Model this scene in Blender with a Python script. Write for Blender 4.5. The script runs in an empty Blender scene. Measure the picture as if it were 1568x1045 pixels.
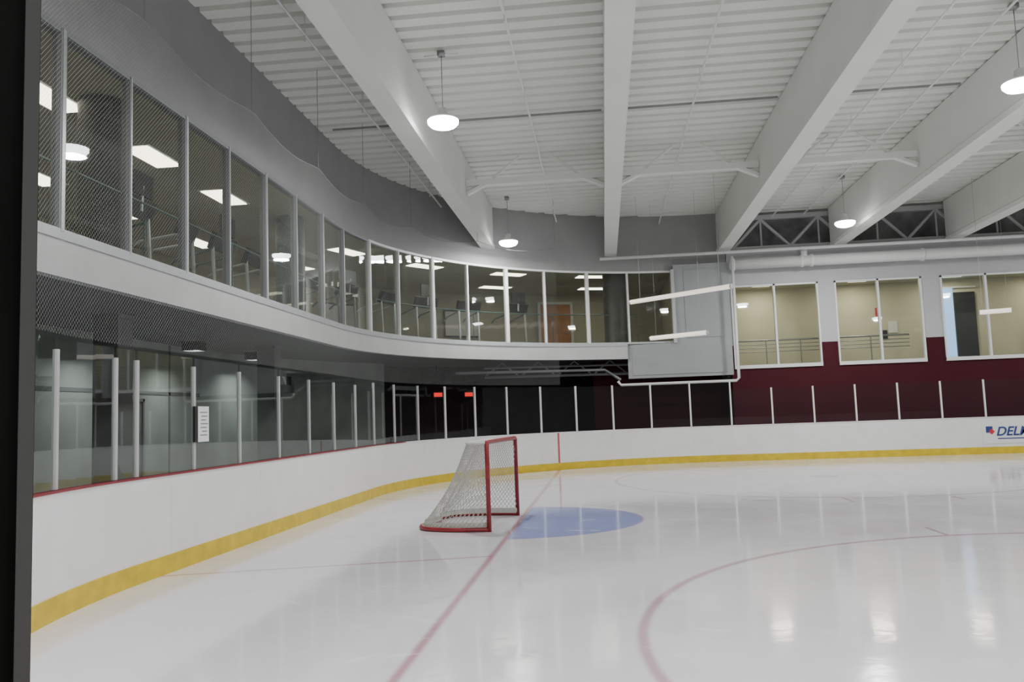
import bpy, math, random
from mathutils import Vector, Matrix
random.seed(3)
S=bpy.context.scene
COL=S.collection
# ------------------------------------------------------------------ materials
def mat(name,col,rough=.6,metal=0.,spec=.5,noise=0.,nscale=3.,emit=None,estr=0.,bump=0.,bscale=40.):
    m=bpy.data.materials.new(name);m.use_nodes=True
    nt=m.node_tree;b=nt.nodes['Principled BSDF']
    b.inputs['Base Color'].default_value=(*col,1);b.inputs['Roughness'].default_value=rough
    b.inputs['Metallic'].default_value=metal;b.inputs['Specular IOR Level'].default_value=spec
    tc=nt.nodes.new('ShaderNodeTexCoord')
    if noise>0:
        n=nt.nodes.new('ShaderNodeTexNoise');n.inputs['Scale'].default_value=nscale;n.inputs['Detail'].default_value=6
        nt.links.new(tc.outputs['Object'],n.inputs['Vector'])
        r=nt.nodes.new('ShaderNodeMapRange');r.inputs['From Min'].default_value=.3;r.inputs['From Max'].default_value=.7
        r.inputs['To Min'].default_value=1-noise;r.inputs['To Max'].default_value=1+noise
        nt.links.new(n.outputs['Fac'],r.inputs['Value'])
        mx=nt.nodes.new('ShaderNodeVectorMath');mx.operation='SCALE';mx.inputs[0].default_value=col
        nt.links.new(r.outputs['Result'],mx.inputs['Scale']);nt.links.new(mx.outputs['Vector'],b.inputs['Base Color'])
    if bump>0:
        n2=nt.nodes.new('ShaderNodeTexNoise');n2.inputs['Scale'].default_value=bscale
        nt.links.new(tc.outputs['Object'],n2.inputs['Vector'])
        bp=nt.nodes.new('ShaderNodeBump');bp.inputs['Strength'].default_value=bump;bp.inputs['Distance'].default_value=.01
        nt.links.new(n2.outputs['Fac'],bp.inputs['Height']);nt.links.new(bp.outputs['Normal'],b.inputs['Normal'])
    if emit:
        b.inputs['Emission Color'].default_value=(*emit,1);b.inputs['Emission Strength'].default_value=estr
    return m
def glassmat(name,tint,gloss=.12,rough=.02,gmin=.05):
    m=bpy.data.materials.new(name);m.use_nodes=True;nt=m.node_tree
    for n in list(nt.nodes):nt.nodes.remove(n)
    o=nt.nodes.new('ShaderNodeOutputMaterial');t=nt.nodes.new('ShaderNodeBsdfTransparent');t.inputs[0].default_value=(*tint,1)
    g=nt.nodes.new('ShaderNodeBsdfGlossy');g.inputs['Roughness'].default_value=rough;g.inputs[0].default_value=(.9,.95,.95,1)
    f=nt.nodes.new('ShaderNodeLayerWeight');f.inputs['Blend'].default_value=.25
    mr=nt.nodes.new('ShaderNodeMapRange');mr.inputs['To Min'].default_value=gmin;mr.inputs['To Max'].default_value=gloss*3
    nt.links.new(f.outputs['Fresnel'],mr.inputs['Value'])
    mx=nt.nodes.new('ShaderNodeMixShader');nt.links.new(mr.outputs['Result'],mx.inputs[0])
    nt.links.new(t.outputs[0],mx.inputs[1]);nt.links.new(g.outputs[0],mx.inputs[2]);nt.links.new(mx.outputs[0],o.inputs[0])
    return m
def netmat(name,col,cell,thick):
    m=bpy.data.materials.new(name);m.use_nodes=True;nt=m.node_tree;L=nt.links
    for n in list(nt.nodes):nt.nodes.remove(n)
    o=nt.nodes.new('ShaderNodeOutputMaterial');t=nt.nodes.new('ShaderNodeBsdfTransparent')
    d=nt.nodes.new('ShaderNodeBsdfDiffuse');d.inputs[0].default_value=(*col,1)
    uv=nt.nodes.new('ShaderNodeUVMap');uv.uv_map='net';sp=nt.nodes.new('ShaderNodeSeparateXYZ');L.new(uv.outputs[0],sp.inputs[0])
    def ma(op,a,b=None):
        q=nt.nodes.new('ShaderNodeMath');q.operation=op
        for i,v in enumerate((a,b)):
            if v is None:continue
            if isinstance(v,(int,float)):q.inputs[i].default_value=v
            else:L.new(v,q.inputs[i])
        return q.outputs[0]
    f=[]
    for op in ('ADD','SUBTRACT'):
        s=ma(op,sp.outputs[0],sp.outputs[1]);s=ma('FRACT',ma('DIVIDE',s,cell));f.append(ma('LESS_THAN',s,thick/cell))
    fac=ma('MAXIMUM',f[0],f[1])
    mx=nt.nodes.new('ShaderNodeMixShader');L.new(fac,mx.inputs[0]);L.new(t.outputs[0],mx.inputs[1]);L.new(d.outputs[0],mx.inputs[2]);L.new(mx.outputs[0],o.inputs[0])
    return m
M={}
M['board']=mat('board_white_plastic',(.77,.77,.765),.35,noise=.035,nscale=2.5)
M['seam']=mat('board_seam',(.70,.70,.69),.5)
M['yellow']=mat('kickplate_yellow',(.60,.43,.010),.4,noise=.14,nscale=5)
M['redcap']=mat('cap_red',(.22,.02,.03),.4)
M['redline']=mat('line_red',(.50,.09,.10),.5)
M['alum']=mat('brushed_aluminium',(.46,.48,.49),.38,.35,noise=.05,nscale=8)
M['stan']=mat('stanchion_aluminium',(.46,.47,.47),.4,.15)
M['stanw']=mat('stanchion_white',(.72,.73,.73),.4,.1)
M['frame']=mat('window_frame_aluminium',(.24,.25,.265),.45,.2)
M['framew']=mat('window_frame_white',(.75,.76,.76),.4)
M['fascia']=mat('fascia_metal',(.50,.51,.505),.45,.1,noise=.05,nscale=2)
M['panelg']=mat('panel_grey',(.33,.345,.355),.5,.1,noise=.03,nscale=2)
M['gwall']=mat('gallery_wall_grey',(.29,.292,.29),.8,noise=.05,nscale=1.5,bump=.15)
M['lwall']=mat('lower_wall_greygreen',(.30,.325,.305),.6,noise=.14,nscale=1.2)
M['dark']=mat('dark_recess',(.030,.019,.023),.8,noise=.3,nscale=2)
M['roofdark']=mat('roof_space_grey',(.15,.152,.155),.8,noise=.5,nscale=1.5)
M['trussg']=mat('truss_grey_paint',(.38,.39,.39),.5)
M['soffit']=mat('soffit_dark',(.14,.15,.147),.8)
M['conc']=mat('concrete',(.13,.138,.134),.8,noise=.12,nscale=2,bump=.2)
M['rubber']=mat('rubber_floor',(.10,.105,.105),.8,noise=.15,nscale=8)
M['maroon']=mat('maroon_paint',(.056,.0065,.0125),.7,spec=.2,noise=.06,nscale=1.5)
M['wgrey']=mat('wall_grey_paint',(.47,.475,.49),.7,noise=.03,nscale=1.2)
M['deck']=mat('ceiling_deck_white',(.72,.735,.68),.6,noise=.03,nscale=1)
M['beam']=mat('beam_white_paint',(.73,.74,.70),.55,noise=.03,nscale=1.2)
M['joint']=mat('deck_joint_grey',(.30,.305,.30),.6)
M['pipe']=mat('pipe_white_paint',(.72,.73,.72),.4)
M['steel']=mat('steel_grey',(.30,.31,.31),.45,.5)
M['black']=mat('black_plastic',(.012,.012,.013),.4)
M['shroud']=mat('fill_light_black_baffle',(.03,.032,.031),.9,spec=.05)  # hides the added fill lights under the gallery
M['blackmetal']=mat('dark_metal_post',(.018,.020,.018),.7,0.,spec=.2,noise=.3,nscale=3)
M['postedge']=mat('post_edge_grey',(.16,.165,.16),.5,spec=.3)
M['inwall']=mat('interior_wall_beige',(.52,.49,.38),.8,noise=.04,nscale=1)
M['corrwall']=mat('corridor_wall_beige',(.60,.57,.44),.8,noise=.04,nscale=1)
M['inceil']=mat('interior_ceiling',(.46,.445,.34),.8,noise=.03,nscale=2)
M['infloor']=mat('interior_floor',(.16,.155,.14),.6)
M['wood']=mat('door_wood',(.50,.20,.05),.5,noise=.15,nscale=6)
M['teal']=mat('teal_rail',(.06,.12,.12),.4)
M['bluescr']=mat('screen_blue',(.05,.08,.15),.3,emit=(.35,.55,.8),estr=1.0)
M['daylight']=mat('door_daylight_glass',(.1,.15,.25),.3,emit=(.36,.60,1.),estr=1.8)
M['redgoal']=mat('goal_red_paint',(.22,.011,.018),.35,noise=.2,nscale=12)
M['net']=mat('net_cord',(.44,.44,.405),.8)
M['skirt']=mat('goal_skirt',(.50,.50,.46),.8,noise=.1,nscale=10)
M['paper']=mat('paper_white',(.75,.76,.76),.7)
M['navy']=mat('ink_navy',(.02,.04,.20),.6)
M['inkred']=mat('ink_red',(.5,.03,.04),.6)
M['exit']=mat('exit_red',(.4,.01,.01),.4,emit=(1,.03,.02),estr=1.5)
M['lens']=mat('lamp_lens',(1,1,1),.4,emit=(.97,1,1),estr=55.)
M['tube']=mat('reflection_glow',(1,1,1),.4,emit=(1,.85,.66),estr=.8)  # glow imitating a reflection in glass, not a lamp
M['troff']=mat('troffer_lens',(1,1,1),.4,emit=(1,.94,.76),estr=7.5)
M['glass']=glassmat('rink_glass',(.80,.84,.82),.16,gmin=.08)
M['glassf']=glassmat('rink_glass_far',(.74,.74,.74),.05,gmin=.02)
M['wglass']=glassmat('window_glass',(.72,.75,.70),.12)
M['colt']=mat('column_teal_grey',(.09,.13,.13),.3)
M['cold']=mat('column_dark',(.09,.088,.08),.5)
M['safenet']=netmat('safety_net',(.40,.41,.40),.05,.0026)
M['rope']=mat('net_rope',(.20,.205,.205),.8)

# ------------------------------------------------------------------ helpers
def mesh(name,V,F,m=None,parent=None,smooth=False,mats=None,fm=None):
    me=bpy.data.meshes.new(name);me.from_pydata([tuple(v) for v in V],[],F);me.update()
    ob=bpy.data.objects.new(name,me);COL.objects.link(ob)
    if mats:
        for k in mats:me.materials.append(M[k])
        if fm:
            for p,i in zip(me.polygons,fm):p.material_index=i
    elif m:me.materials.append(M[m])
    if smooth:
        for p in me.polygons:p.use_smooth=True
    if parent:ob.parent=parent
    return ob
def empty(name,loc=(0,0,0)):
    e=bpy.data.objects.new(name,None);e.location=loc;e.empty_display_size=.2;COL.objects.link(e);return e
class B:  # mesh builder with material slots
    def __init__(s,mats):s.V=[];s.F=[];s.m=[];s.mats=mats
    def add(s,V,F,mi=0):
        o=len(s.V);s.V+=[tuple(v) for v in V];s.F+=[tuple(i+o for i in f) for f in F];s.m+=[mi]*len(F)
    def box(s,c,d,mi=0,rz=0.,mtx=None):
        x,y,z=[k/2 for k in d];P=[(-x,-y,-z),(x,-y,-z),(x,y,-z),(-x,y,-z),(-x,-y,z),(x,-y,z),(x,y,z),(-x,y,z)]
        R=mtx if mtx else Matrix.Rotation(rz,3,'Z')
        P=[R@Vector(p)+Vector(c) for p in P]
        s.add(P,[(0,3,2,1),(4,5,6,7),(0,1,5,4),(1,2,6,5),(2,3,7,6),(3,0,4,7)],mi)
    def bb(s,x0,x1,y0,y1,z0,z1,mi=0):s.box(((x0+x1)/2,(y0+y1)/2,(z0+z1)/2),(x1-x0,y1-y0,z1-z0),mi)
    def tube(s,pts,r,n=8,mi=0,closed=False):
        pts=[Vector(p) for p in pts];N=len(pts);V=[];F=[];up=None
        for i,p in enumerate(pts):
            if closed:t=(pts[(i+1)%N]-pts[i-1])
            else:t=pts[min(i+1,N-1)]-pts[max(i-1,0)]
            t.normalize()
            if up is None:
                up=Vector((0,0,1)) if abs(t.z)<.9 else Vector((1,0,0))
            a=(up-t*up.dot(t)).normalized();b=t.cross(a);up=a
            for k in range(n):
                w=2*math.pi*k/n;V.append(p+a*math.cos(w)*r+b*math.sin(w)*r)
        for i in range(N if closed else N-1):
            j=(i+1)%N
            for k in range(n):
                l=(k+1)%n;F.append((i*n+k,i*n+l,j*n+l,j*n+k))
        if not closed:F.append(tuple(range(n))[::-1]);F.append(tuple((N-1)*n+k for k in range(n)))
        s.add(V,F,mi)
    def lathe(s,prof,c,n=24,mi=0):
        V=[];F=[]
        for r,z in prof:
            for k in range(n):
                w=2*math.pi*k/n;V.append((c[0]+r*math.cos(w),c[1]+r*math.sin(w),c[2]+z))
        for i in range(len(prof)-1):
            for k in range(n):
                l=(k+1)%n;F.append((i*n+k,i*n+l,(i+1)*n+l,(i+1)*n+k))
        s.add(V,F,mi)
    def sweep(s,path,ss,prof,mi=0,caps=True,closed=True):
        n=len(prof);V=[];F=[]
        for t in ss:
            for off,z in prof:
                x,y=path(t,off);V.append((x,y,z))
        m=n if closed else n-1
        for i in range(len(ss)-1):
            for k in range(m):
                l=(k+1)%n;F.append((i*n+k,(i+1)*n+k,(i+1)*n+l,i*n+l))
        if caps and closed:F.append(tuple(range(n)));F.append(tuple((len(ss)-1)*n+k for k in range(n))[::-1])
        s.add(V,F,mi)
    def out(s,name,parent=None,smooth=False):
        return mesh(name,s.V,s.F,None,parent,smooth,s.mats,s.m)
def rect(o0,o1,z0,z1):return [(o0,z0),(o1,z0),(o1,z1),(o0,z1)]
def frange(a,b,st):
    n=max(1,int(round((b-a)/st)));return [a+(b-a)*i/n for i in range(n+1)]

# ------------------------------------------------------------------ paths
W=12.95;R=8.53;E=-3.43;CX=E+R;CY=W-R
QA=R*math.pi/2
def bp(s,off=0.):
    if s>=0:return (CX+s,W+off)
    t=-s
    if t<QA:
        a=t/R;return (CX-(R+off)*math.sin(a),CY+(R+off)*math.cos(a))
    t-=QA
    if t<2*CY:return (E-off,CY-t)
    t-=2*CY
    if t<QA:
        a=t/R;return (CX-(R+off)*math.cos(a),-CY-(R+off)*math.sin(a))
    t-=QA
    return (CX+t,-W-off)
STOT=2*QA+2*CY
R2=9.1;GX=4.6;GY=5.3;GE=GX-R2;YW=GY+R2
QG=R2*math.pi/2
def gp(s,off=0.):
    if s<GY:return (GE-off,s)
    t=s-GY
    if t<QG:
        a=t/R2;return (GX-(R2+off)*math.cos(a),GY+(R2+off)*math.sin(a))
    return (GX+t-QG,YW+off)
def gang(s):
    if s<GY:return math.pi/2
    return max(0.,math.pi/2-(s-GY)/R2)
SG=GY+QG
def area(name,loc,rot,sx_,sy_,pw,col=(1,1,1),shape='RECTANGLE',parent=None):
    l=bpy.data.lights.new(name,'AREA');l.shape=shape;l.size=sx_;l.size_y=sy_;l.energy=pw;l.color=col
    o=bpy.data.objects.new(name,l);o.location=loc;o.rotation_euler=rot;COL.objects.link(o)
    if parent:o.parent=parent
    return o

# ------------------------------------------------------------------ ice
def build_ice():
    ss=frange(-STOT-16,17,.3)
    P=[bp(s,0) for s in ss]
    ob=mesh('ice_rink_surface',[(x,y,0.) for x,y in P],[tuple(range(len(P)))[::-1]])
    m=bpy.data.materials.new('ice');m.use_nodes=True;nt=m.node_tree;L=nt.links
    b=nt.nodes['Principled BSDF']
    geo=nt.nodes.new('ShaderNodeNewGeometry');sx=nt.nodes.new('ShaderNodeSeparateXYZ');L.new(geo.outputs['Position'],sx.inputs[0])
    X,Y=sx.outputs[0],sx.outputs[1]
    def ma(op,a,b_=None,c=None):
        q=nt.nodes.new('ShaderNodeMath');q.operation=op
        for i,v in enumerate((a,b_,c)):
            if v is None:continue
            if isinstance(v,(int,float)):q.inputs[i].default_value=v
            else:L.new(v,q.inputs[i])
        return q.outputs[0]
    def soft(d,w,f=.02):
        q=nt.nodes.new('ShaderNodeMapRange');q.interpolation_type='SMOOTHSTEP'
        L.new(d,q.inputs['Value']);q.inputs['From Min'].default_value=w-f;q.inputs['From Max'].default_value=w+f
        q.inputs['To Min'].default_value=1;q.inputs['To Max'].default_value=0;return q.outputs[0]
    def dist(cx,cy):
        return ma('SQRT',ma('ADD',ma('POWER',ma('SUBTRACT',X,cx),2.),ma('POWER',ma('SUBTRACT',Y,cy),2.)))
    def ab(v):return ma('ABSOLUTE',v)
    red=soft(ab(X),.035,.03)
    AY=ab(Y)
    d=ab(ma('SUBTRACT',AY,ma('MULTIPLY_ADD',X,-.262,3.1)))
    red2=ma('MULTIPLY',soft(d,.035,.03),ma('LESS_THAN',X,0.))
    for cy in (-6.7,6.7):
        dd=dist(6.1,cy)
        red2=ma('MAXIMUM',red2,soft(ab(ma('SUBTRACT',dd,4.57)),.04,.03))
        red2=ma('MAXIMUM',red2,soft(dd,.3))
        ys=ab(ma('SUBTRACT',Y,cy));xs=ab(ma('SUBTRACT',X,6.1))
        h=ma('MULTIPLY',soft(ab(ma('SUBTRACT',xs,.85)),.025),ma('MULTIPLY',ma('GREATER_THAN',ys,4.5),ma('LESS_THAN',ys,5.2)))
        red2=ma('MAXIMUM',red2,h)
        h=ma('MULTIPLY',soft(ab(ma('SUBTRACT',ys,.25)),.025),ma('MULTIPLY',ma('GREATER_THAN',xs,.6),ma('LESS_THAN',xs,1.8)))
        red2=ma('MAXIMUM',red2,h)
    dc=dist(0,0);cre=ma('MULTIPLY',soft(dc,1.83),ma('GREATER_THAN',X,.03))
    credge=ma('MULTIPLY',soft(ab(ma('SUBTRACT',dc,1.83)),.025),ma('GREATER_THAN',X,.03))
    nz=nt.nodes.new('ShaderNodeTexNoise');nz.inputs['Scale'].default_value=.7;nz.inputs['Detail'].default_value=9;nz.inputs['Roughness'].default_value=.68
    L.new(geo.outputs['Position'],nz.inputs['Vector'])
    def mixc(fac,a,bc):
        q=nt.nodes.new('ShaderNodeMix');q.data_type='RGBA'
        L.new(fac,q.inputs[0])
        if isinstance(a,tuple):q.inputs[6].default_value=(*a,1)
        else:L.new(a,q.inputs[6])
        q.inputs[7].default_value=(*bc,1);return q.outputs[2]
    nr=nt.nodes.new('ShaderNodeMapRange');nr.inputs['From Min'].default_value=.35;nr.inputs['From Max'].default_value=.7;L.new(nz.outputs['Fac'],nr.inputs['Value'])
    base=mixc(nr.outputs['Result'],(.695,.685,.735),(.76,.75,.79))
    base=mixc(ma('MULTIPLY',cre,.95),base,(.31,.37,.68))
    base=mixc(ma('MULTIPLY',credge,.4),base,(.55,.35,.5))
    base=mixc(ma('MULTIPLY',red2,.60),base,(.40,.14,.21))
    base=mixc(ma('MULTIPLY',red,.72),base,(.40,.12,.18))
    scr=None
    for sc,ang,st,th in ((.55,.5,.45,.68),(.45,-.7,.45,.68),(.7,1.4,.35,.68),(.3,.1,.45,.67),(1.1,.9,.3,.70),(.9,-.3,.3,.70)):
        m0=nt.nodes.new('ShaderNodeMapping');m0.inputs['Rotation'].default_value=(0,0,ang);L.new(geo.outputs['Position'],m0.inputs[0])
        mp=nt.nodes.new('ShaderNodeMapping');mp.inputs['Scale'].default_value=(sc*.7,sc*4.5,1)
        L.new(m0.outputs[0],mp.inputs[0])
        sn=nt.nodes.new('ShaderNodeTexNoise');sn.inputs['Scale'].default_value=2.2;sn.inputs['Detail'].default_value=5;sn.inputs['Distortion'].default_value=1.6
        L.new(mp.outputs[0],sn.inputs['Vector'])
        r=nt.nodes.new('ShaderNodeMapRange');r.inputs['From Min'].default_value=th;r.inputs['From Max'].default_value=th+.10;r.inputs['To Max'].default_value=st
        L.new(sn.outputs['Fac'],r.inputs['Value'])
        scr=r.outputs['Result'] if scr is None else ma('MAXIMUM',scr,r.outputs['Result'])
    base=mixc(scr,base,(.93,.93,.95))
    L.new(base,b.inputs['Base Color'])
    b.inputs['Specular IOR Level'].default_value=.9
    rr=nt.nodes.new('ShaderNodeMapRange');rr.inputs['To Min'].default_value=.06;rr.inputs['To Max'].default_value=.15;L.new(nr.outputs['Result'],rr.inputs['Value'])
    ra=ma('ADD',rr.outputs['Result'],ma('MULTIPLY',scr,.3))
    L.new(ra,b.inputs['Roughness'])
    bn=nt.nodes.new('ShaderNodeTexNoise');bn.inputs['Scale'].default_value=3.;bn.inputs['Detail'].default_value=3
    L.new(geo.outputs['Position'],bn.inputs['Vector'])
    bu=nt.nodes.new('ShaderNodeBump');bu.inputs['Strength'].default_value=.11;bu.inputs['Distance'].default_value=.02
    L.new(bn.outputs['Fac'],bu.inputs['Height']);L.new(bu.outputs['Normal'],b.inputs['Normal'])
    ob.data.materials.append(m)
build_ice()
b=B(['rubber']);b.bb(-12,24,-17,19,-.25,-.02);b.out('floor')

# ------------------------------------------------------------------ boards
par=empty('rink_boards')
ss=frange(-STOT-16,17,.25)
b=B(['board']);b.sweep(bp,ss,rect(0,.10,0,1.05));b.out('panels',par)
b=B(['yellow']);b.sweep(bp,ss,rect(-.012,.0,0,.20));b.out('kickplate',par)
sc=-QA*.86
b=B(['redcap','board']);b.sweep(bp,frange(-STOT-16,sc,.25),rect(-.012,.11,1.05,1.067),0);b.sweep(bp,frange(sc,17,.25),rect(-.012,.11,1.05,1.067),1);b.out('top_cap',par)
aG=-math.asin(CX/R)*R
b=B(['redline']);b.sweep(bp,[aG-.03,aG,aG+.03],rect(-.006,.0,.2,1.05))
b.out('goal_line_stripe',par)
b=B(['seam'])
k=-18
while k<6:
    s=k*2.4;b.sweep(bp,[s-.003,s+.003],rect(-.001,.0,.2,1.05));k+=1
b.out('panel_seams',par)

# glass + stanchions
par=empty('glass_barrier')
b=B(['stan','stanw']);g=B(['glass','glassf'])
def ztop(s):
    if s>.3:return 2.15
    if s>-QA:return 2.37
    return 2.28
ys=[4.55,3.25,1.95,.68,-.6,-1.95,-3.19,-4.4,-4.79,-5.85,-7.1,-8.35,-9.6,-10.85,-12.1,-13.35,-14.6,-15.85,-17.1]
ks=sorted([-(QA+CY-y) for y in ys]+[i*1.2 for i in range(-10,13)])
def near_cam(s):
    x,y=bp(s,.05);return (x-1.34)**2+(y+12.57)**2<1.25**2
for i,s in enumerate(ks):
    x,y=bp(s,.05)
    if near_cam(s):continue
    x2,y2=bp(s+.01,.05);a=math.atan2(y2-y,x2-x)
    zt=ztop(s);b.box((x,y,(1.075+zt)/2),(.045,.04,zt-1.075),1 if s>-QA*.8 else 0,a)
for i in range(len(ks)-1):
    s0,s1=ks[i],ks[i+1]
    if near_cam(s0) or near_cam(s1) or near_cam((s0+s1)/2):continue
    g.sweep(bp,frange(s0+.025,s1-.025,.3),[(.05,1.08),(.05,ztop((s0+s1)/2)+(.1 if s1<-QA else -.02))],1 if s0>-QA*.85 else 0,closed=False)
b.out('stanchions',par);g.out('glass_panes',par)

# protective netting hung above the end glass
par=empty('safety_netting')
sa,sb=-STOT+4.6,-5.3
def netz(s):
    q=((s-sb)/2.8)%1.0
    base=6.05+.35*max(0.,min(1.,(s+16)/10))
    return base-.16*math.sin(math.pi*q)
ns=frange(sa,sb,.35)
me=bpy.data.meshes.new('net_sheet');V=[];F=[]
for s in ns:
    x,y=bp(s,.05);V+=[(x,y,2.42),(x,y,netz(s))]
for i in range(len(ns)-1):F.append((2*i,2*i+2,2*i+3,2*i+1))
me.from_pydata(V,[],F);uvl=me.uv_layers.new(name='net')
for p in me.polygons:
    for li,vi in zip(p.loop_indices,p.vertices):uvl.data[li].uv=(ns[vi//2]+50,V[vi][2])
me.materials.append(M['safenet']);o=bpy.data.objects.new('net_sheet',me);COL.objects.link(o);o.parent=par
b=B(['rope']);b.tube([(*bp(s,.05),netz(s)) for s in ns],.006,5)
s=sb
while s>sa:
    x,y=bp(s,.05);b.tube([(x,y,netz(s)),(x,y,7.84)],.005,4);s-=2.8
b.out('rope_and_hangers',par)

# dark door post right beside the camera position
b=B(['blackmetal','postedge'])
px,py=.7245,-11.831
b.box((px,py,2.13),(.115,.06,2.06),0,math.radians(40))
b.box((px+.0583,py+.0085,2.13),(.013,.014,2.06),1,math.radians(40))
b.out('gate_post')

# ------------------------------------------------------------------ hockey goal
par=empty('hockey_goal',(-.2,-.2,0));par.rotation_euler=(0,0,-math.radians(6.3))
def crv(P,n=48):
    P=[Vector(p) for p in P];Q=[P[0]*2-P[1]]+P+[P[-1]*2-P[-2]];out=[]
    segs=len(P)-1
    for i in range(n+1):
        t=i/n*segs;k=min(int(t),segs-1);t-=k
        a,b_,c,d=Q[k],Q[k+1],Q[k+2],Q[k+3]
        out.append(.5*((2*b_)+(c-a)*t+(2*a-5*b_+4*c-d)*t*t+(3*b_-a-3*c+d)*t**3))
    return out
baseP=[(0,-.915,.03),(-.5,-.95,.03),(-.95,-.80,.03),(-1.12,-.45,.03),(-1.02,0,.03),(-1.12,.45,.03),(-.95,.80,.03),(-.5,.95,.03),(0,.915,.03)]
topP=[(0,-.915,1.2),(-.2,-.87,1.2),(-.34,-.70,1.2),(-.40,-.38,1.2),(-.36,0,1.2),(-.40,.38,1.2),(-.34,.70,1.2),(-.2,.87,1.2),(0,.915,1.2)]
NB=112
bc=crv(baseP,NB);tcv=crv(topP,NB)
b=B(['redgoal'])
b.tube([(0,-.915,0),(0,-.915,1.19),(0,-.90,1.215),(0,-.87,1.22),(0,.87,1.22),(0,.90,1.215),(0,.915,1.19),(0,.915,0)],.032,12)
b.out('posts_and_crossbar',par,True)
b=B(['redgoal']);b.tube(crv(baseP,60),.03,8);b.out('base_frame',par,True)
b=B(['skirt']);b.tube(crv(topP,60),.022,8);b.tube([(-.36,0,1.2),(-.6,0,.75),(-1.02,0,.05)],.018,8);b.out('top_frame',par,True)
V=[];F=[]
for i,p in enumerate(bc):
    q=p*.97;V+=[(q.x,q.y,.04),(q.x*.985,q.y*.985,.12)]
for i in range(len(bc)-1):F.append((2*i,2*i+2,2*i+3,2*i+1))
mesh('skirt_padding',V,F,'skirt',par)
rows=30
def surf(i,j):
    t=j/rows;p=tcv[i].lerp(bc[i],t);sag=math.sin(math.pi*t)*.09
    c=Vector((-.15,0,p.z));d=(c-p);d.z=0
    if d.length>0:d.normalize()
    return p+d*sag
def netcurve(name,lines,r):
    cu=bpy.data.curves.new(name,'CURVE');cu.dimensions='3D';cu.bevel_depth=r;cu.bevel_resolution=0
    for Lp in lines:
        if len(Lp)<2:continue
        sp=cu.splines.new('POLY');sp.points.add(len(Lp)-1)
        for q,p in zip(sp.points,Lp):q.co=(*p,1)
    cu.materials.append(M['net']);ob=bpy.data.objects.new(name,cu);COL.objects.link(ob);ob.parent=par
lines=[]
for st in range(-rows,NB+1,2):
    for sg in (1,-1):
        Lp=[]
        for j in range(rows+1):
            i=st+j if sg==1 else st+rows-j
            if 0<=i<=NB:Lp.append(surf(i,j))
        lines.append(Lp)
for k in range(2,NB-1,3):
    p=tcv[k];lines.append([(0,p.y*.97,1.2),tuple(p)])
for x in (-.06,-.12,-.18,-.24,-.30,-.36):
    y=.86 if x>-.2 else (.72 if x>-.32 else .5)
    lines.append([(x,-y,1.2),(x,y,1.2)])
netcurve('netting',lines,.0042)

# ------------------------------------------------------------------ gallery (curved upper floor)
s0,s1=-16.,SG
SEND=GY+R2*(math.pi/2-math.asin((GX-2.15)/R2))
SWIN=GY+R2*(math.pi/2-math.asin((GX-3.62)/R2))
gsf=frange(s0,GY,2.)+frange(GY,SEND,.28)[1:]
b=B(['fascia','alum']);b.sweep(gp,gsf,rect(-.02,.12,3.25,3.66),0);b.sweep(gp,gsf,rect(-.04,.0,3.66,3.72),1);b.out('trim_1')
gsa=frange(s0,GY,2.)+frange(GY,SG,.28)[1:]
b=B(['gwall']);b.sweep(gp,gsa,rect(0,.2,6.05,7.95));b.out('wall_gallery_upper')
b=B(['soffit','infloor']);b.sweep(gp,gsa,rect(.12,8.,3.32,3.66),0);b.sweep(gp,gsa,rect(.12,8.,3.66,3.70),1);b.out('gallery_floor_slab')
b=B(['inceil']);b.sweep(gp,gsa,rect(.2,8.,6.18,6.26));b.out('gallery_ceiling')
b=B(['inwall']);b.sweep(gp,gsa,rect(6.0,6.15,3.70,6.2));b.out('wall_gallery_back')
b=B(['inwall']);b.bb(3.75,3.9,14.5,20.8,3.7,6.2);b.out('wall_gallery_end')
thick=[-15.3,-12.5,-9.7,-6.95,-4.24,-1.48,1.38,4.4,7.25,10.1,12.95,15.8,SWIN]
wi=1
for a,c in zip(thick[:-1],thick[1:]):
    par=empty('window_%d'%wi);wi+=1
    b=B(['frame','alum','framew']);fs=frange(a,c,.4)
    fr=a>7
    b.sweep(gp,fs,rect(-.03,.08,3.72,3.78),1);b.sweep(gp,fs,rect(-.02,.08,6.0,6.06),2 if fr else 0)
    for s,w in ((a+.05,.10),((a+c)/2,.055)):
        x,y=gp(s,.03);b.box((x,y,4.9),(w,.11,2.3),(2 if fr else 0),gang(s))
        b.box((x,y-.0,4.9),(w*.5,.13,2.3),2 if fr else 1,gang(s))
    b.out('frame',par)
    g=B(['wglass']);g.sweep(gp,fs,[(.03,3.78),(.03,6.0)],closed=False);g.out('pane',par)
k=0
for s in [-13.5,-10.5,-7.6,-4.9,-2.2,.5,3.2,5.9,8.6,11.3,14.,16.6]:
    for off in (1.6,4.2):
        k+=1
        if (k*7)%5==0:continue
        x,y=gp(s+(.6 if off>2 else 0),off);b=B(['troff','framew'])
        a=gang(s);b.box((x,y,6.165),(1.1,.45,.02),0,a);b.box((x,y,6.175),(1.2,.55,.012),1,a)
        b.out('ceiling_light_panel')
def column(name,x,y,z0,z1,r,m,rnd=True):
    b=B([m])
    if rnd:b.lathe([(0,z0),(r,z0),(r,z0+.1),(r*.97,z0+.12),(r*.97,z1-.12),(r,z1-.1),(r,z1),(0,z1)],(x,y,0),28);b.out(name,None,True)
    else:
        b.bb(x-r,x+r,y-r,y+r,z0,z1);b.bb(x-r-.03,x+r+.03,y-r-.03,y+r+.03,z0,z0+.12);b.bb(x-r-.02,x+r+.02,y-r-.02,y+r+.02,z1-.06,z1);b.out(name)
column('round_column',-5.5,-1.85,3.7,6.18,.33,'cold')
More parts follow.
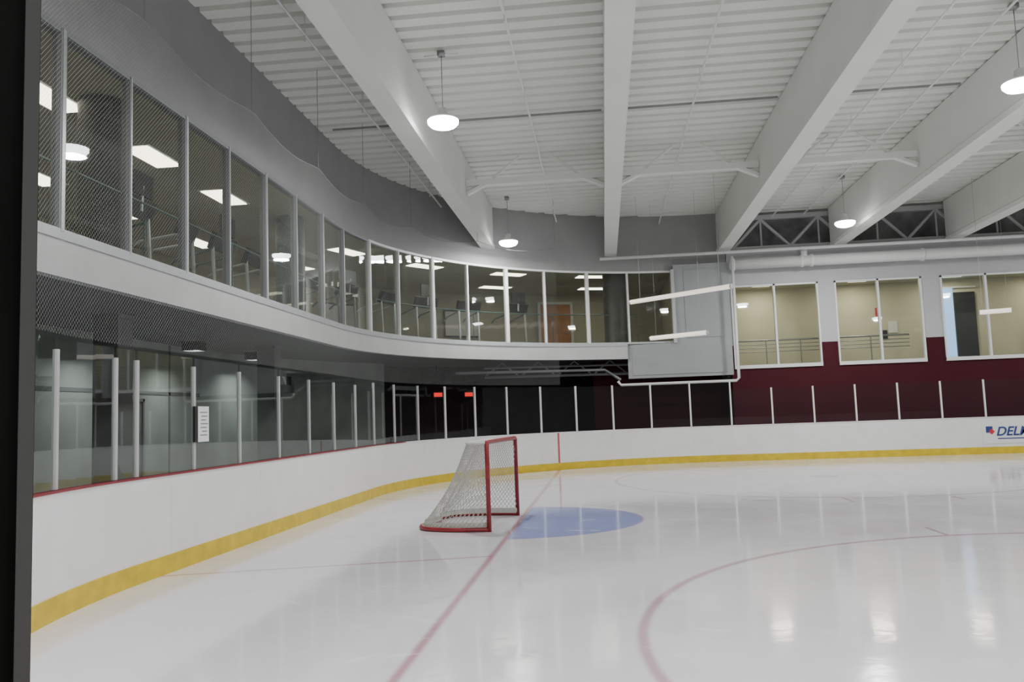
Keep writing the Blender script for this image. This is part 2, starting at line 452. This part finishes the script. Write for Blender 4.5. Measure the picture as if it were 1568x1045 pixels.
column('round_column',-5.5,5.2,3.7,6.18,.33,'colt')
x,y=gp(17.0,.7);column('round_column',x,y,3.7,6.18,.4,'cold')
for (x,y) in ((-6.1,-.6),(-6.1,5.4),(-6.1,-6.6)):column('concrete_column',x,y,-.02,3.32,.2,'conc',False)
def machine(x,y,a,kind):
    e=empty('exercise_machine',(x,y,3.70));e.rotation_euler=(0,0,a)
    b=B(['black','alum','bluescr','teal'])
    b.box((0,0,.12),(.75,1.7,.16),0);b.box((0,.05,.21),(.5,1.45,.03),1)
    for sx_ in (-.36,.36):
        b.tube([(sx_,.75,.15),(sx_,.70,1.2)],.035,8,1)
        b.tube([(sx_,.70,1.12),(sx_,.05,1.0),(sx_,-.1,.9)],.025,8,3 if kind else 1)
    b.box((0,.72,1.28),(.85,.10,.32),0,mtx=Matrix.Rotation(-.35,3,'X'))
    b.box((0,.655,1.31),(.5,.02,.22),2,mtx=Matrix.Rotation(-.35,3,'X'))
    if kind:
        b.box((0,.82,1.62),(.55,.05,.36),0);b.tube([(0,.8,1.2),(0,.82,1.6)],.03,8,1)
    b.out('body',e)
i=0
for s in frange(-8.,13.9,1.45):
    if abs(s+1.85)<1.0 or abs(s-5.2)<1.0:i+=1;continue
    x,y=gp(s,1.9);machine(x,y,gang(s)+math.pi+ (0 if i%3 else .2),i%2);i+=1
b=B(['teal']);fs=frange(-10,SWIN-1,.5)
for z in (4.72,):b.tube([(*gp(s,.45),z) for s in fs],.018,6)
for s in frange(-10,SWIN-1,2.9):
    x,y=gp(s,.45);b.tube([(x,y,3.7),(x,y,4.72)],.012,6)
b.out('gallery_handrail')
def door(n,s,off):
    x,y=gp(s,off);e=empty('door_%d'%n,(x,y,3.70));e.rotation_euler=(0,0,gang(s))
    b=B(['wood','framew','steel']);b.box((0,0,1.05),(1.2,.05,2.1),0)
    b.box((-.65,0,1.08),(.1,.09,2.16),1);b.box((.65,0,1.08),(.1,.09,2.16),1);b.box((0,0,2.16),(1.4,.09,.1),1)
    b.box((.45,-.05,1.0),(.12,.04,.03),2);b.out('leaf_and_frame',e)
door(1,16.5,5.85)
for s in (11.2,14.2,9.0,3.,0.,-3.,-6.):
    x,y=gp(s,5.93);b=B(['paper','black']);b.box((x,y,5.05),(1.3,.05,.9),0,gang(s));b.box((x,y,5.05),(1.4,.03,1.0),1,gang(s));b.out('wall_board')

b=B(['wgrey','panelg','fascia'])
b.bb(2.15,5.42,14.12,14.42,2.62,3.70,1)
b.bb(3.70,5.42,14.12,14.42,3.70,6.2,1)
b.bb(4.02,5.22,14.10,14.13,3.85,6.02,1);b.bb(2.3,5.25,14.10,14.13,2.72,3.6,1)
b.bb(3.62,3.72,14.05,14.42,3.70,6.05,2)
b.out('wall_gallery_end_panel')

# ------------------------------------------------------------------ far wall with windows
wins=[(5.50,8.20),(8.70,11.32),(11.88,14.55),(15.1,17.75),(18.3,20.9)]
b=B(['maroon','wgrey'])
y0,y1=YW,YW+.2;Z0,Z1,ZM=2.82,5.46,3.55
def wp(x0,x1,z0,z1):
    for a,c,mi in ((z0,min(z1,ZM),0),(max(z0,ZM),z1,1)):
        if c-a>.001:b.bb(x0,x1,y0,y1,a,c,mi)
wp(5.40,23,0,Z0);wp(5.40,23,Z1,6.62)
px_=5.40
for a,c in wins:wp(px_,a,Z0,Z1);px_=c
wp(px_,23,Z0,Z1)
b.out('wall_far')
b=B(['maroon']);b.bb(1.0,5.44,15.9,16.0,0,3.32);b.out('wall_far_lower')
b=B(['gwall']);b.bb(3.6,5.42,YW,YW+.2,6.0,7.95);b.out('wall_far_upper')
for a,c in wins:
    par=empty('window_%d'%wi);wi+=1
    b=B(['framew'])
    b.bb(a,c,y0-.05,y0+.1,Z0-.02,Z0+.09);b.bb(a,c,y0-.04,y0+.1,Z1-.05,Z1)
    b.bb(a,a+.05,y0-.04,y0+.1,Z0,Z1);b.bb(c-.05,c,y0-.04,y0+.1,Z0,Z1);mid=(a+c)/2;b.bb(mid-.03,mid+.03,y0-.04,y0+.1,Z0,Z1)
    b.out('frame',par)
    g=B(['wglass']);g.add([(a,y0+.03,Z0),(c,y0+.03,Z0),(c,y0+.03,Z1),(a,y0+.03,Z1)],[(0,1,2,3)]);g.out('pane',par)
b=B(['corrwall']);b.bb(5.3,23,17.6,17.75,2.6,6.0);b.out('wall_corridor_back')
b=B(['corrwall']);b.bb(5.3,5.4,14.6,17.6,2.6,6.0);b.out('wall_corridor_end')
b=B(['infloor']);b.bb(5.3,23,14.6,17.6,2.55,2.65);b.out('corridor_floor')
b=B(['inceil']);b.bb(5.3,23,14.6,17.7,5.75,5.85);b.out('corridor_ceiling')
for x in (6.9,10.1,13.2,16.4):
    b=B(['troff','framew']);b.box((x,16.6,5.735),(.6,.3,.02),0);b.box((x,16.6,5.745),(.7,.4,.012),1);b.out('ceiling_light_panel')
    area('corridor_lamp',(x,16.6,5.70),(0,0,0),.6,.3,40,(1,.92,.72))
b=B(['steel'])
for z in (3.75,3.62,3.5,3.38):b.tube([(5.5,15.4,z),(11.2,15.4,z)],.014 if z<3.7 else .03,6)
x=5.6
while x<11:
    b.tube([(x,15.4,2.65),(x,15.4,3.75)],.018,6);x+=1.1
b.out('corridor_handrail')
b=B(['daylight','black','framew']);b.bb(13.05,13.48,17.5,17.6,3.0,5.45,0);b.bb(13.52,14.2,17.5,17.58,2.8,5.3,1);b.bb(13.05,14.25,17.48,17.56,5.45,5.5,2);b.out('door_2')
b=B(['paper','inkred','black']);b.bb(11.3,11.6,17.57,17.6,4.0,4.4,0);b.bb(10.9,10.96,17.57,17.6,4.5,4.9,1);b.bb(11.1,11.25,17.57,17.6,3.8,4.1,2);b.out('wall_notice')

# ------------------------------------------------------------------ under the gallery
b=B(['lwall','soffit']);b.sweep(gp,[-16,GY,6.5,8,9.5,11],rect(3.2,3.35,0,3.32),0)
for y in frange(-14,4,2.4):b.bb(-7.715,-7.69,y-.03,y+.03,0,3.3,1)
b.bb(-7.72,-7.69,-14,5.3,2.25,2.32,1)
b.out('wall_left')
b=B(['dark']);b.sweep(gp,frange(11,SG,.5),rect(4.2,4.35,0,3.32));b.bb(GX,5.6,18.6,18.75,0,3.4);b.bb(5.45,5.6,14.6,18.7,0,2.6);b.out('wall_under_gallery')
for k,y in ((3,-2.6),(4,2.4)):
    b=B(['steel','soffit']);b.bb(-7.72,-7.66,y-.5,y+.5,0,2.1,1);b.bb(-7.70,-7.64,y-.56,y-.5,0,2.16,0);b.bb(-7.70,-7.64,y+.5,y+.56,0,2.16,0);b.bb(-7.70,-7.64,y-.56,y+.56,2.1,2.16,0);b.out('door_%d'%k)
for y in (-8.2,-3.2,.8,3.6,6.6):  # added fill lights brighten the lower left wall; black boxes hide the source
    e=empty('added_fill_light',(-6.95,y,3.32));b=B(['shroud'])
    for dx,dy,wx,wy in ((-.17,0,.02,.34),(.17,0,.02,.34),(0,-.17,.34,.02),(0,.17,.34,.02)):b.box((dx,dy,-.10),(wx,wy,.19))
    b.out('housing',e);area('fill_light',(0,0,-.02),(0,0,0),.28,.28,55,(.97,1,.96),parent=e)
for (x,y) in ((-4.05,14.2),(-3.2,15.2)):
    b=B(['black','exit']);b.box((x,y,2.35),(.36,.06,.22),0,.7);b.box((x+.03,y-.035,2.35),(.30,.02,.13),1,.7);b.tube([(x,y,2.45),(x,y,3.32)],.012,6,0);b.out('exit_sign')
b=B(['pipe'])
b.tube([(5.45,13.95,6.08),(21,13.95,6.08)],.17,16)
for x in (5.5,7.6,7.9,11.2,14.5):b.tube([(x,13.95,6.08),(x+.1,13.95,6.08)],.20,16)
b.tube([(7.75,13.95,6.08),(7.75,13.95,6.4),(7.75,14.2,6.5)],.1,10)
b.out('duct_pipe',None,True)
b=B(['pipe']);b.tube([(1.4,13.6,6.42),(21,13.6,6.42)],.05,8)
b.tube([(5.5,13.7,6.3),(5.5,13.7,2.5),(5.42,13.7,2.42),(1.9,13.9,2.42),(1.8,13.9,2.55)],.045,8)
b.out('sprinkler_pipe',None,True)
b=B(['steel'])
b.tube([(1.9,14.3,2.6),(1.4,14.35,2.95),(-3.2,12.9,2.95)],.05,8)
b.tube([(-2.5,14.2,2.85),(2.2,15.4,2.85)],.05,8);b.tube([(-2.5,14.2,3.15),(2.2,15.4,3.15)],.04,8)
for t in (0,.25,.5,.75):
    p=Vector((-2.5,14.2,2.85)).lerp(Vector((2.2,15.4,2.85)),t);q=Vector((-2.5,14.2,3.3)).lerp(Vector((2.2,15.4,3.3)),t+.12);b.tube([p,q],.025,6);b.tube([q,Vector((-2.5,14.2,2.85)).lerp(Vector((2.2,15.4,2.85)),t+.24)],.025,6)
b.out('soffit_truss')

# ------------------------------------------------------------------ ceiling deck, beams
ZD=7.85
V=[];F=[];y=-17.;per=.40;prof=[]
while y<YW+.3:
    prof+=[(y,ZD),(y+.25,ZD),(y+.275,ZD+.095),(y+.375,ZD+.095)];y+=per
for yy,z in prof:V+=[(-5.5,yy,z),(23,yy,z)]
for i in range(len(prof)-1):F.append((2*i,2*i+1,2*i+3,2*i+2))
mesh('ceiling',V,F,'deck')
BX=[-1.89,1.75,5.32,8.85,12.35,15.9,19.4]
for x in BX:
    ye=YW+.05
    if x<GX:ye=GY+math.sqrt(R2**2-(GX-x)**2)+.05
    b=B(['beam']);w=.19;zb=6.55
    prof=[(-w,zb),(w,zb),(w,zb+.12),(w-.035,zb+.16),(w-.035,ZD-.02),(-w+.035,ZD-.02),(-w+.035,zb+.16),(-w,zb+.12)]
    V=[(x+a,yy,z) for yy in (-17,ye) for a,z in prof];n=8
    b.add(V,[tuple(range(n)),tuple(range(2*n-1,n-1,-1))]+[(k,n+k,n+(k+1)%n,(k+1)%n) for k in range(n)])
    b.out('ceiling_beam')
for y in (6.9,-5.2):
    for x0,x1 in zip(BX[:-1],BX[1:]):
        b=B(['beam']);b.box(((x0+x1)/2,y,7.2),(x1-x0-.32,.14,.14))
        for sgn,xa in ((1,x0+.17),(-1,x1-.17)):
            b.tube([(xa,y,6.95),(xa+sgn*.55,y,7.2)],.07,6);b.tube([(xa+sgn*.5,y,7.2),(xa+sgn*1.3,y,7.8)],.03,6)
        b.out('tie_strut')
edges=[-4.4]+BX+[22]
for y in (4.35,-4.6):
    for x0,x1 in zip(edges[:-1],edges[1:]):
        b=B(['joint']);b.bb(x0+.2,x1-.2,y-.025,y+.01,7.825,7.845);b.bb(x0+.2,x1-.2,y-.012,y,7.81,7.825);b.out('deck_joint_channel')
for x,z in ((-3.0,7.55),(.1,7.6),(3.35,7.6),(6.9,7.6),(7.9,7.65),(10.4,7.6),(13.9,7.6)):
    b=B(['pipe'])
    ye=YW-.05 if x>GX else GY+math.sqrt(R2**2-(GX-x)**2)-.05
    b.tube([(x,-16,z),(x,ye,z)],.022,6)
    yy=-13.
    while yy<ye:
        b.tube([(x,yy,z),(x,yy,ZD-.01)],.008,4);b.tube([(x,yy,z),(x,yy,z-.12)],.015,5);yy+=3.1
    b.out('sprinkler_line')
b=B(['roofdark']);b.bb(5.4,23,15.6,15.7,6.4,8.2);b.out('wall_roof_space')
b=B(['trussg'])
b.bb(5.5,22,14.55,14.7,6.62,6.74);b.bb(5.5,22,14.55,14.7,7.6,7.75)
x=5.7
while x<21:
    b.tube([(x,14.6,6.7),(x+.9,14.6,7.62)],.05,6);b.tube([(x+.9,14.6,7.62),(x+1.8,14.6,6.7)],.05,6);b.tube([(x+.9,14.6,6.7),(x+.9,14.6,7.62)],.03,6);x+=1.8
b.out('roof_truss')

# ------------------------------------------------------------------ lamps
def highbay(x,y,z=6.5,pw=250):
    e=empty('hanging_lamp',(x,y,z))
    b=B(['framew','lens','steel'])
    b.lathe([(.0,.06),(.25,.06),(.265,.05),(.265,.08),(.20,.11),(.09,.15),(.075,.26),(.03,.29),(0,.30)],(0,0,0),28,0)
    b.lathe([(0,-.085),(.12,-.08),(.21,-.05),(.26,.0),(.265,.05)],(0,0,0),28,1)
    b.tube([(0,0,.29),(0,0,ZD-z-.02)],.007,6,2);b.box((0,0,ZD-z-.06),(.12,.12,.08),2);b.tube([(-.3,0,ZD-z-.08),(.3,0,ZD-z-.08)],.013,6,0)
    b.out('housing',e,True)
    area('lamp_light',(0,0,-.10),(0,0,0),.44,.44,pw,(1,.99,.965),'DISK',e)
for x in (-1.17,8.1,17.3):
    for y in (-8.7,1.0,10.7):highbay(x,y,6.56 if (x<0 and y==1.0) else 6.48)
highbay(3.5,-8.7)
def glass_reflection(p,q):  # glowing hung tube imitates a reflection in the glass before the camera
    p=Vector(p);q=Vector(q);e=empty('reflection_tube',(p+q)/2);d=(q-p)/2
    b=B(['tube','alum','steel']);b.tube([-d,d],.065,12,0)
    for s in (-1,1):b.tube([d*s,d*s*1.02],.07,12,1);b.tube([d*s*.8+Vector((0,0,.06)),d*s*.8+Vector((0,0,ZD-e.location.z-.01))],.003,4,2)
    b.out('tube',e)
glass_reflection((2.25,11.7,4.75),(4.76,9.5,4.75));glass_reflection((2.8,12.3,3.72),(4.3,11.2,3.72));glass_reflection((11.9,11.9,4.0),(12.6,11.6,4.0))

# ------------------------------------------------------------------ signs
e=empty('paper_notice')
b=B(['paper','black','steel']);b.box((-3.445,-3.02,1.60),(.012,.27,.42),0);b.box((-3.45,-3.20,1.60),(.03,.07,.42),1)
for k in range(7):b.box((-3.437,-3.02+(.02 if k%2 else 0),1.74-.045*k),(.002,.18-.03*(k%3),.012),2)
b.out('sheet',e)
e=empty('board_advertisement')
b=B(['paper','inkred','navy']);b.bb(12.15,15.6,W-.012,W-.003,.30,.92,0);b.box((12.33,W-.016,.70),(.18,.01,.18),2);b.box((12.39,W-.02,.64),(.12,.01,.12),1,mtx=Matrix.Rotation(.78,3,'Y'));b.bb(12.55,15.3,W-.016,W-.01,.42,.45,2)
b.out('board',e)
t=bpy.data.curves.new('lettering','FONT');t.body='DELMAR';t.size=.36;t.shear=.3;t.extrude=.003;t.offset=.006;t.materials.append(M['navy'])
o=bpy.data.objects.new('lettering',t);o.location=(12.50,W-.02,.52);o.rotation_euler=(math.pi/2,0,0);COL.objects.link(o);o.parent=e
b=B(['black','steel']);b.tube([(-3.64,0,2.3),(-3.64,.1,2.15)],.02,6,1);b.box((-3.64,.15,2.12),(.1,.34,.12),0);b.box((-3.64,.3,2.22),(.08,.12,.2),0);b.out('security_camera')

# ------------------------------------------------------------------ world + camera
w=bpy.data.worlds.new('world');S.world=w;w.use_nodes=True
w.node_tree.nodes['Background'].inputs[0].default_value=(.92,.92,.90,1);w.node_tree.nodes['Background'].inputs[1].default_value=.42
yaw,pit,rol=.1072,.0904,.0354
F_=Vector((-math.sin(yaw)*math.cos(pit),math.cos(yaw)*math.cos(pit),math.sin(pit)));Rt=Vector((math.cos(yaw),math.sin(yaw),0));U=Rt.cross(F_)
R2_=Rt*math.cos(rol)-U*math.sin(rol);U2=Rt*math.sin(rol)+U*math.cos(rol)
cam=bpy.data.cameras.new('camera');co=bpy.data.objects.new('camera',cam);COL.objects.link(co)
m=Matrix.Identity(4)
for i in range(3):m[i][0]=R2_[i];m[i][1]=U2[i];m[i][2]=-F_[i]
m[0][3],m[1][3],m[2][3]=1.3355,-12.5696,1.5604
co.matrix_world=m;cam.sensor_width=36;cam.lens=36*1274.99/1568;cam.clip_start=.05
S.camera=co
